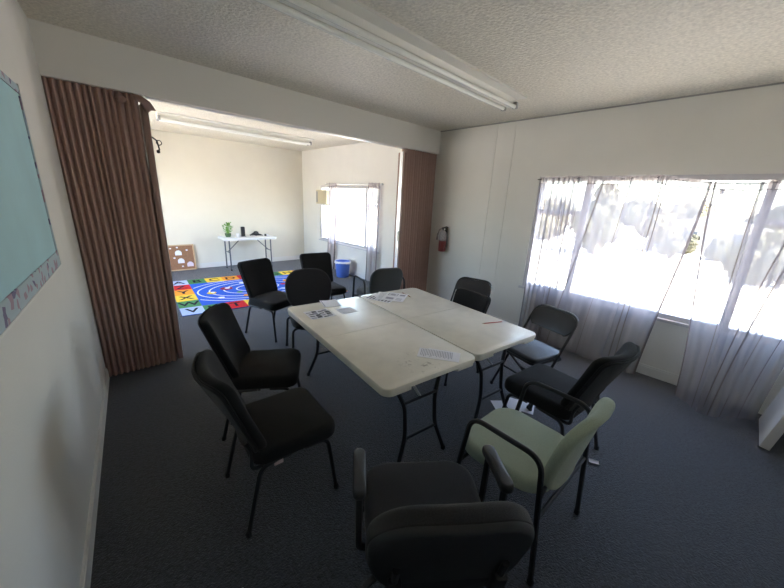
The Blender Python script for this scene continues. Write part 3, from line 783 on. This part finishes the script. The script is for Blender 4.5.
# ------------------------------------------------------------------ far room
def rug():
    W, D = 2.55, 2.04; nx, ny = 9, 6; cw, ch = W/nx, D/ny
    mats = [M['rug_'+k] for k in ('blue','lb','g','y','o','r','w','k','maroon')]; ix = dict(blue=0, lb=1, g=2, y=3, o=4, r=5, w=6, k=7, maroon=8)
    mb = MB(); z = .010
    mb.box((0, 0, .005), (W, D, .0098), 0)
    ring = [(i, ny-1) for i in range(nx)] + [(nx-1, j) for j in range(ny-2, -1, -1)] + [(i, 0) for i in range(nx-2, -1, -1)] + [(0, j) for j in range(1, ny-1)]
    cols = ['lb','g','y','o','r','lb','g','y','o','r','lb','g','y','o','y','r','g','lb','y','r','g','lb','g','y','o','r']
    for k, (i, j) in enumerate(ring):
        xa, ya = -W/2 + i*cw, -D/2 + j*ch
        mb.add([(xa,ya,z),(xa+cw,ya,z),(xa+cw,ya+ch,z),(xa,ya+ch,z)], [(0,1,2,3)], ix[cols[k]])
        cu = bpy.data.curves.new('glyph', 'FONT'); cu.body = chr(65+k); cu.size = .26; cu.align_x = 'CENTER'; cu.align_y = 'CENTER'; cu.resolution_u = 3; cu.offset = .006
        ob = bpy.data.objects.new('glyph', cu); COL.objects.link(ob)
        dg = bpy.context.evaluated_depsgraph_get(); me = ob.evaluated_get(dg).to_mesh()
        vs = [V(v.co.x + xa + cw/2, v.co.y + ya + ch/2, z+.0008) for v in me.vertices]
        mb.add(vs, [tuple(p.vertices) for p in me.polygons], ix['k'])
        ob.evaluated_get(dg).to_mesh_clear(); bpy.data.objects.remove(ob); bpy.data.curves.remove(cu)
    fx, fy = W/2-cw-.01, D/2-ch-.01
    def orbit(a, b, w, cx=0., cyy=0.):
        n = 72; vs = []; fs = []
        for k in range(n):
            t = 2*PI*k/n
            for s in (-1, 1): vs.append(V(cx + (a+s*w/2)*math.cos(t), cyy + (b+s*w/2)*math.sin(t), z+.0008))
        for k in range(n):
            p, q = 2*k, 2*((k+1) % n)
            mid = (vs[p]+vs[q])/2
            if abs(mid.x) < fx and abs(mid.y) < fy: fs.append((p, p+1, q+1, q))
        mb.add(vs, fs, ix['w'])
    def disc(cx, cyy, r_, c, dz=.0012, n=24, star=0):
        vs = [V(cx, cyy, z+dz)] + [V(cx + r_*(1-(star if k % 2 else 0))*math.cos(2*PI*k/n), cyy + r_*(1-(star if k % 2 else 0))*math.sin(2*PI*k/n), z+dz) for k in range(n)]
        mb.add(vs, [(0, k+1, (k+1) % n+1) for k in range(n)], ix[c])
    for a, b in ((.36,.22),(.56,.36),(.78,.50),(.95,.62),(1.12,.72)): orbit(a, b, .022)
    disc(0, 0, .19, 'maroon', star=.25, n=20); disc(0, 0, .13, 'y', .002, star=.2, n=20); disc(0, 0, .07, 'r', .0026)
    for cx, cyy, rr, c in ((-.50,.12,.10,'maroon'), (-.76,-.06,.07,'y'), (-.36,-.20,.05,'g'), (.36,-.30,.06,'lb'), (.62,.22,.09,'o'), (.80,-.20,.10,'r'), (.20,.42,.06,'y'), (-.18,.40,.05,'w'), (-.68,-.40,.05,'w'), (.45,.0,.05,'r'), (-.30,-.44,.06,'o'), (.92,.30,.05,'w')):
        disc(cx, cyy, rr, c, .002)
        if rr > .065: disc(cx+.02, cyy+.02, rr*.45, 'w' if c != 'w' else 'r', .0026)
    o = mb.build('alphabet_rug', mats, None, (2.08, 5.77, 0), -math.radians(4.6), smooth=30)
    return tag(o, 'colourful rug with an alphabet border around a blue solar system, in the far room', 'rug')
rug()

FT = V(2.545, 7.48, 0); FTZ = .70
folding_table('white folding table with grey legs against the far wall', FT, PI/2, 1.12, .50, M['tabletop_w'], FTZ, None, False, 'leg_grey')
def on_ft(dx, dy): return (FT.x+dx, FT.y+dy, FTZ+.0008)
# leafy plant
r = thing('leafy_plant', 'bright green leafy plant at the left end of the white table', 'plant', on_ft(-.40, .02)); r.scale = (1.0, 1.0, 1.02)
mb = MB(); mb.lathe([(.045,0),(.06,.04),(.062,.075),(.055,.075),(.05,.06)], 16); mb.build('pot', M['pot'], r)
mb = MB(); rnd = random.Random(5)
for k in range(46):
    a = rnd.uniform(0, 2*PI); h_ = rnd.uniform(.09, .28); rr = rnd.uniform(.01, .085)*(1.25-h_*2)
    c = V(rr*math.cos(a), rr*math.sin(a), h_); d = V(math.cos(a), math.sin(a), rnd.uniform(.1, .9)).normalized(); s = V(-math.sin(a), math.cos(a), 0); L = rnd.uniform(.05, .085); w = L*.32
    nrm = d.cross(s)
    mb.add([c, c+d*L*.4+s*w, c+d*L+nrm*.01, c+d*L*.4-s*w, c+d*L*.45+nrm*.008], [(0,1,4),(1,2,4),(2,3,4),(3,0,4)])
    mb.tube([V(0,0,.06), V(c.x*.6, c.y*.6, h_*.6), c], .002, 4)
mb.build('foliage', M['leaf'], r)
# black speaker tower
r = thing('speaker_tower', 'upright slim black box on the white table', 'speaker', on_ft(-.09, .02))
mb = MB(); mb.rbox((0,0,.11), (.075,.075,.20), .015); mb.build('body', M['plastic_bk'], r)
mb = MB(); mb.rbox((0,0,.006), (.10,.10,.012), .02); mb.build('base', M['plastic_bk'], r)
# tangle of black cable
rnd = random.Random(8); mb = MB()
for k in range(7):
    a0 = rnd.uniform(0, 6); ra_, rb_ = rnd.uniform(.05,.13), rnd.uniform(.03,.07); cx_ = rnd.uniform(-.05,.05); tl = rnd.uniform(.1,.7)
    pts = []
    for i in range(28):
        t = 2*PI*i/28; pts.append(V(cx_ + ra_*math.cos(t+a0), rb_*math.sin(t), .012 + .05*abs(math.sin(t+a0))*tl*1.4 + .004*k))
    mb.tube(pts, .006, 5, closed=True)
mb.lathe([(.02,0),(.055,.01),(.06,.05),(.05,.085),(.02,.10)], 14, (.02,.02,.008))
tag(mb.build('cable_tangle', M['plastic_bk'], None, on_ft(.17, 0)), 'heap of tangled black cable on the white table', 'cable')
r = thing('desk_cup', 'small white cup between the plant and the black box', 'cup', on_ft(-.22, -.02))
mb = MB(); mb.lathe([(.024,0),(.030,.07),(.027,.07),(.022,.006)], 14); mb.build('body', M['paper'], r)
mb = MB(); mb.tube(fillet([(.028,0,.055),(.05,0,.05),(.045,0,.02),(.025,0,.018)], .012), .004, 6); mb.build('handle', M['paper'], r)
for i, (dx, dy, s, m, lab) in enumerate(((.31, .0, (.07,.05,.035), 'paper', 'small white box right of the cable heap'), (.43, .03, (.09,.06,.02), 'paper', 'flat white packet at the right end of the white table'), (.37, -.06, (.035,.035,.05), 'metal_bk', 'little dark box at the right end of the white table'))):
    mb = MB(); mb.rbox((0,0,s[2]/2), s, .004); mb.box((0,0,s[2]), (s[0]*.7,s[1]*.5,.0015)); tag(mb.build('small_box', M[m], None, on_ft(dx, dy), .3*i), lab, 'box')

# cork board leaning on the far wall
ta = math.radians(7)
rx = Matrix.Rotation(-ta, 4, 'X')
BW, BH = .78, .53
bx, by = 1.155, YF - .095
def cork_pt(x, z, t):      # board coordinates to world
    return V(bx + x, by + z*math.sin(ta) - t*math.cos(ta), .004 + z*math.cos(ta) + t*math.sin(ta))
def ck(p): return cork_pt(p.x, p.z, p.y)
r = thing('cork_board', 'brown cork pinboard leaning against the far wall on the carpet', 'pinboard', (0,0,0))
mb = MB(); mb.box((0, .008, BH/2), (BW-.03, .010, BH-.03), xf=ck); mb.build('cork_panel', M['cork'], r)
mb = MB()
for c, s in (((0,.008,.012),(BW,.024,.024)), ((0,.008,BH-.012),(BW,.024,.024)), ((-BW/2+.012,.008,BH/2),(.024,.024,BH)), ((BW/2-.012,.008,BH/2),(.024,.024,BH))): mb.box(c, s, xf=ck)
mb.build('board_frame', M['oak'], r)
def cutout(x, z, lab, m):
    out = [(-.07,-.065),(.07,-.065),(.072,.0),(.055,.035),(.035,.04),(.025,.062),(.0,.05),(-.025,.062),(-.035,.04),(-.055,.035),(-.072,.0)]
    mb = MB()
    out = [(a*.82, b*.82) for a, b in out]; vs = [V(x+a, .0142, z+b) for a, b in out] + [V(x+a, .0162, z+b) for a, b in out]; n = len(out)
    mb.add(vs, [tuple(range(n)), tuple(range(n, 2*n))[::-1]] + [(i, n+i, n+(i+1) % n, (i+1) % n) for i in range(n)], xf=ck)
    tag(mb.build('paper_cutout', m), lab, 'paper cutout', 'paper cutouts on the cork board')
cutout(.10, .37, 'white paper cutout pinned highest on the cork board', M['paper'])
cutout(.13, .205, 'white paper cutout pinned in the middle of the cork board, under the highest one', M['paper'])
M['paper_pink'] = mat('pinkish_paper', (.78,.68,.76), .7)
cutout(.285, .125, 'pinkish white paper cutout at the lower right of the cork board', M['paper_pink'])
for x, z, lab in ((.255, .415, 'small paper scrap pinned at the upper right of the cork board'), (.02, .265, 'small paper scrap pinned left of the middle cutout'), (.145, .085, 'small paper scrap pinned under the middle cutout'), (-.03, .46, 'small paper scrap pinned at the top of the cork board'), (.09, .475, 'small paper scrap pinned just above the highest cutout')):
    mb = MB(); mb.box((x, .0155, z), (.034, .002, .026), xf=ck); mb.box((x, .018, z+.004), (.006, .006, .006), xf=ck); tag(mb.build('paper_scrap', M['paper']), lab, 'paper scrap', 'scraps on the cork board')

# blue bin
r = thing('waste_bin', 'blue plastic waste bin with white bag liner below the far window', 'bin', (3.85, 5.70, 0)); r.scale = (1.18, 1.18, 1.08)
mb = MB(); mb.lathe([(.105,0),(.11,.006),(.135,.30),(.139,.30),(.139,.312),(.130,.312),(.104,.012)], 24); mb.build('bin_body', M['bin'], r)
mb = MB(); seg = 30; vs = []; rnd = random.Random(2)
for j, (rr, z) in enumerate(((.129,.27),(.134,.318),(.143,.316),(.146,.275))):
    for k in range(seg): vs.append(V((rr+rnd.uniform(0,.004))*math.cos(2*PI*k/seg), (rr+rnd.uniform(0,.004))*math.sin(2*PI*k/seg), z + (rnd.uniform(-.012,.012) if j == 3 else rnd.uniform(-.003,.004))))
mb.add(vs, [(j*seg+k, j*seg+(k+1) % seg, (j+1)*seg+(k+1) % seg, (j+1)*seg+k) for j in range(3) for k in range(seg)]); mb.build('bag_liner', M['liner'], r)

# window air conditioner
r = thing('air_conditioner', 'beige window air conditioner at the upper left of the far window', 'air conditioner', (XR-.045, 6.86, 1.46))
mb = MB(); mb.rbox((-.0,0,.155), (.085,.46,.31), .012); mb.build('housing', M['ac'], r)
mb = MB()
for k in range(9): mb.box((-.045,-.04,.04+.026*k), (.006,.34,.010))
mb.build('grille', M['ac'], r)
mb = MB(); mb.box((-.045,.18,.155), (.006,.06,.24)); mb.build('control_panel', M['grey_cap'], r)

# far curtains: gathered sheers on a rod
mb = MB(); mb.tube([(XR-.06, 4.76, 1.90), (XR-.06, 6.68, 1.90)], .009, 8)
for y in (4.74, 6.70): mb.lathe([(.01,-.02),(.018,0),(.01,.02)], 10, (XR-.06, y, 1.90))
for y in (4.80, 6.64): mb.box((XR-.03, y, 1.90), (.06, .02, .02))
tag(mb.build('curtain_rod', M['alu']), 'thin metal rod above the far window', 'curtain rod')
sheer('narrow gathered sheer curtain at the left of the far window', (6.54, 6.27), (6.60, 6.30), lambda u: .03, lambda u: XR-.10, 5, .025, [(.1,.1),(.35,.1),(.6,.1),(.8,.1)], 21, [(0,.03),(.95,.04)], 'sheer_far', XR-.06, 1.90, .06, 'narrow sheers at the far window')
sheer('narrow gathered sheer curtain at the right of the far window, nearer the folding door', (5.15, 4.80), (5.12, 4.78), lambda u: .03, lambda u: XR-.10, 5, .025, [(.1,.1),(.35,.1),(.6,.1),(.8,.1)], 22, [(0,.03),(.95,.04)], 'sheer_far', XR-.06, 1.90, .06, 'narrow sheers at the far window')

# ------------------------------------------------------------------ outdoors
GZ = -.75
M['ground'] = mat('pale_dry_ground', (.62,.56,.46), .95, var=.12, vscale=.35)
M['foliage'] = mat('tree_foliage', (.065,.062,.033), .85, var=.35, vscale=1.2)
M['foliage2'] = mat('olive_foliage', (.10,.086,.045), .85, var=.3, vscale=1.2)
M['bark'] = mat('bark', (.16,.12,.08), .9)
M['stucco'] = mat('cream_stucco', (.26,.24,.21), .9)
M['rooftile'] = mat('pale_roof', (.20,.185,.17), .85, var=.15, vscale=6)
M['darkglass'] = mat('dark_window', (.08,.09,.10), .15)
mb = MB(); mb.box((30, 5, GZ-.1), (220, 260, .2)); o = mb.build('ground', M['ground']); struct(o)
def tree(name, label, x, y, hgt, wid, kind, seed, group=None, base=.25):
    rnd = random.Random(seed); r = thing(name, label, 'tree' if base > .12 else 'bush', (x, y, GZ), 0, group)
    mb = MB(); mb.tube([(0,0,-.05),(.05,0,hgt*.35),(0,.05,hgt*.8)], [wid*.07, wid*.05, wid*.02], 8); mb.build('trunk', M['bark'], r)
    mb = MB(); lobes = []
    for k in range(9):
        t = rnd.uniform(0, 1); a = rnd.uniform(0, 6.28); rad = wid*.5*(1-.65*t)*rnd.uniform(.2, .75)
        lobes.append((V(rad*math.cos(a), rad*math.sin(a), hgt*(base + (1-base)*(.12+.76*t))), wid*.5*(.62-.28*t)))
    nl = 1500 if wid > 2 else 700
    for k in range(nl):
        c, R_ = lobes[k % len(lobes)]
        d = V(rnd.gauss(0,1), rnd.gauss(0,1), rnd.gauss(0,1)).normalized(); p = c + d*R_*rnd.uniform(.7, 1.02)
        if p.z > hgt: p.z = hgt - rnd.uniform(0, .1)
        s = wid*rnd.uniform(.028, .055); q = V(rnd.gauss(0,1), rnd.gauss(0,1), rnd.gauss(0,1)).normalized(); a_ = d.cross(q).normalized()*s; b_ = (d + q*.6).cross(a_).normalized()*s*.8
        mb.add([p-a_, p-b_*.7, p+a_, p+b_], [(0,1,2,3)])
    for c, R_ in lobes:
        ii = []; vs = []
        for j in range(7):
            for k in range(10):
                th = PI*j/6; phi = 2*PI*k/10; rr = R_*.82*(1+.12*math.sin(3*phi+j))
                vs.append(c + V(rr*math.sin(th)*math.cos(phi), rr*math.sin(th)*math.sin(phi), rr*math.cos(th)))
        mb.add(vs, [(j*10+k, j*10+(k+1) % 10, (j+1)*10+(k+1) % 10, (j+1)*10+k) for j in range(6) for k in range(10)])
    mb.build('crown', M[kind], r, smooth=20)
tree('conifer_tree', 'tall dense green tree seen through the left of the main window', 20.5, 5.6, 3.75, 3.0, 'foliage', 31, None, .12)
tree('street_tree', 'lower tree left of the tall dense tree, through the narrow left pane', 26, 10.4, 2.9, 3.4, 'foliage2', 32, None, .2)
tree('street_tree', 'broad olive tree left of the pale-roofed house', 27, 4.35, 2.75, 3.4, 'foliage2', 33, None, .15)
tree('street_tree', 'low olive tree behind the pale-roofed house', 41, 3.6, 3.0, 4.2, 'foliage2', 34, None, .15)
for i, (x, y, h_, w_, lab) in enumerate(((72, 14, 4.2, 9, 'far tree on the horizon between the tall dense tree and the olive tree'), (58, 5.6, 3.6, 7.5, 'far tree on the horizon left above the house roof'), (60, -2.5, 3.8, 7, 'far tree on the horizon right above the house roof'), (58, 26, 3.7, 8, 'far tree on the horizon at the left edge of the main window'), (50, -6.2, 3.8, 8, 'far tree on the horizon at the right edge of the main window'))):
    tree('horizon_tree', lab, x, y, h_, w_, 'foliage2' if i % 2 else 'foliage', 40+i, 'trees along the horizon', .12)
for i, (x, y, h_, w_, lab) in enumerate(((27.5, 2.6, 1.2, 1.7, 'dark bush in front of the house, left of its door'), (23.5, 2.75, 1.2, 1.6, 'dark bush at the foot of the broad olive tree'), (26, .9, 1.1, 2.0, 'dark bush in front of the house, right side'), (18, -.55, 1.9, 2.4, 'shrub seen through the right-hand pane'))):
    tree('garden_bush', lab, x, y, h_, w_, 'foliage', 60+i, 'bushes before the house', .1)
r = thing('house', 'pale low house with gabled roof across the road', 'house', (33, 1.85, GZ), .04)
mb = MB(); mb.box((0,0,.85), (5,4.6,1.7)); mb.build('house_walls', M['stucco'], r)
mb = MB(); mb.add([(-2.8,-2.6,1.65),(2.8,-2.6,1.65),(2.8,2.6,1.65),(-2.8,2.6,1.65),(-2.8,0,2.55),(2.8,0,2.55),(-2.8,-2.6,1.72),(2.8,-2.6,1.72),(-2.8,2.6,1.72),(2.8,2.6,1.72)],
    [(0,3,2,1),(0,1,7,6),(3,8,9,2),(6,7,5,4),(4,5,9,8),(0,6,4,8,3),(1,2,9,5,7)]); mb.build('roof', M['rooftile'], r)
for y in (-1.4, 1.2):
    mb = MB(); mb.box((-2.51, y, .95), (.04, .9, .7)); mb.build('window', M['darkglass'], r)

# ------------------------------------------------------------------ light
w = bpy.data.worlds.new('world'); scene.world = w; w.use_nodes = True; nt = w.node_tree
bg = nt.nodes['Background']; sky = nt.nodes.new('ShaderNodeTexSky'); sky.sky_type = 'NISHITA'; sky.sun_disc = False
sky.sun_elevation = math.radians(52); sky.sun_rotation = math.radians(178); sky.dust_density = 2.5; sky.air_density = 1.0
nt.links.new(sky.outputs[0], bg.inputs[0]); bg.inputs[1].default_value = .66
sun = bpy.data.lights.new('sun', 'SUN'); sun.energy = 6.0; sun.angle = math.radians(.6); sun.color = (1, .93, .83)
so = bpy.data.objects.new('sun', sun); COL.objects.link(so)
d = V(.03, 1, -1.28).normalized(); so.rotation_euler = d.to_track_quat('-Z', 'Y').to_euler(); so.location = (0, -10, 15)

# window openings marked as portals: they emit nothing, they only tell the sampler where the sky comes in
for x, y0, y1, z0, z1, sg in ((XR+.10, WY0, WY1, ZS, ZT, 1), (XR+.10, FY0, FY1, ZS, 1.87, 1), (xl(5.75)-.10, LY0, LY1, .45, 2.25, -1)):
    pl = bpy.data.lights.new('sky_portal', 'AREA'); pl.shape = 'RECTANGLE'; pl.size = z1-z0; pl.size_y = y1-y0; pl.cycles.is_portal = True
    po = bpy.data.objects.new('sky_portal', pl); COL.objects.link(po); po.location = (x, (y0+y1)/2, (z0+z1)/2)
    po.rotation_euler = (0, sg*PI/2, 0 if sg > 0 else -math.atan(LA))
scene.view_settings.view_transform = 'Standard'; scene.view_settings.look = 'None'
scene.view_settings.exposure = 2.12; scene.view_settings.gamma = 1; scene.view_settings.use_curve_mapping = False
cyc = scene.cycles
cyc.use_denoising = True; cyc.max_bounces = 16; cyc.diffuse_bounces = 10; cyc.glossy_bounces = 4; cyc.transparent_max_bounces = 32; cyc.caustics_reflective = False; cyc.caustics_refractive = False
cyc.sample_clamp_indirect = 8
cyc.use_adaptive_sampling = False
cyc.use_guiding = True; cyc.use_surface_guiding = True; cyc.guiding_training_samples = 64
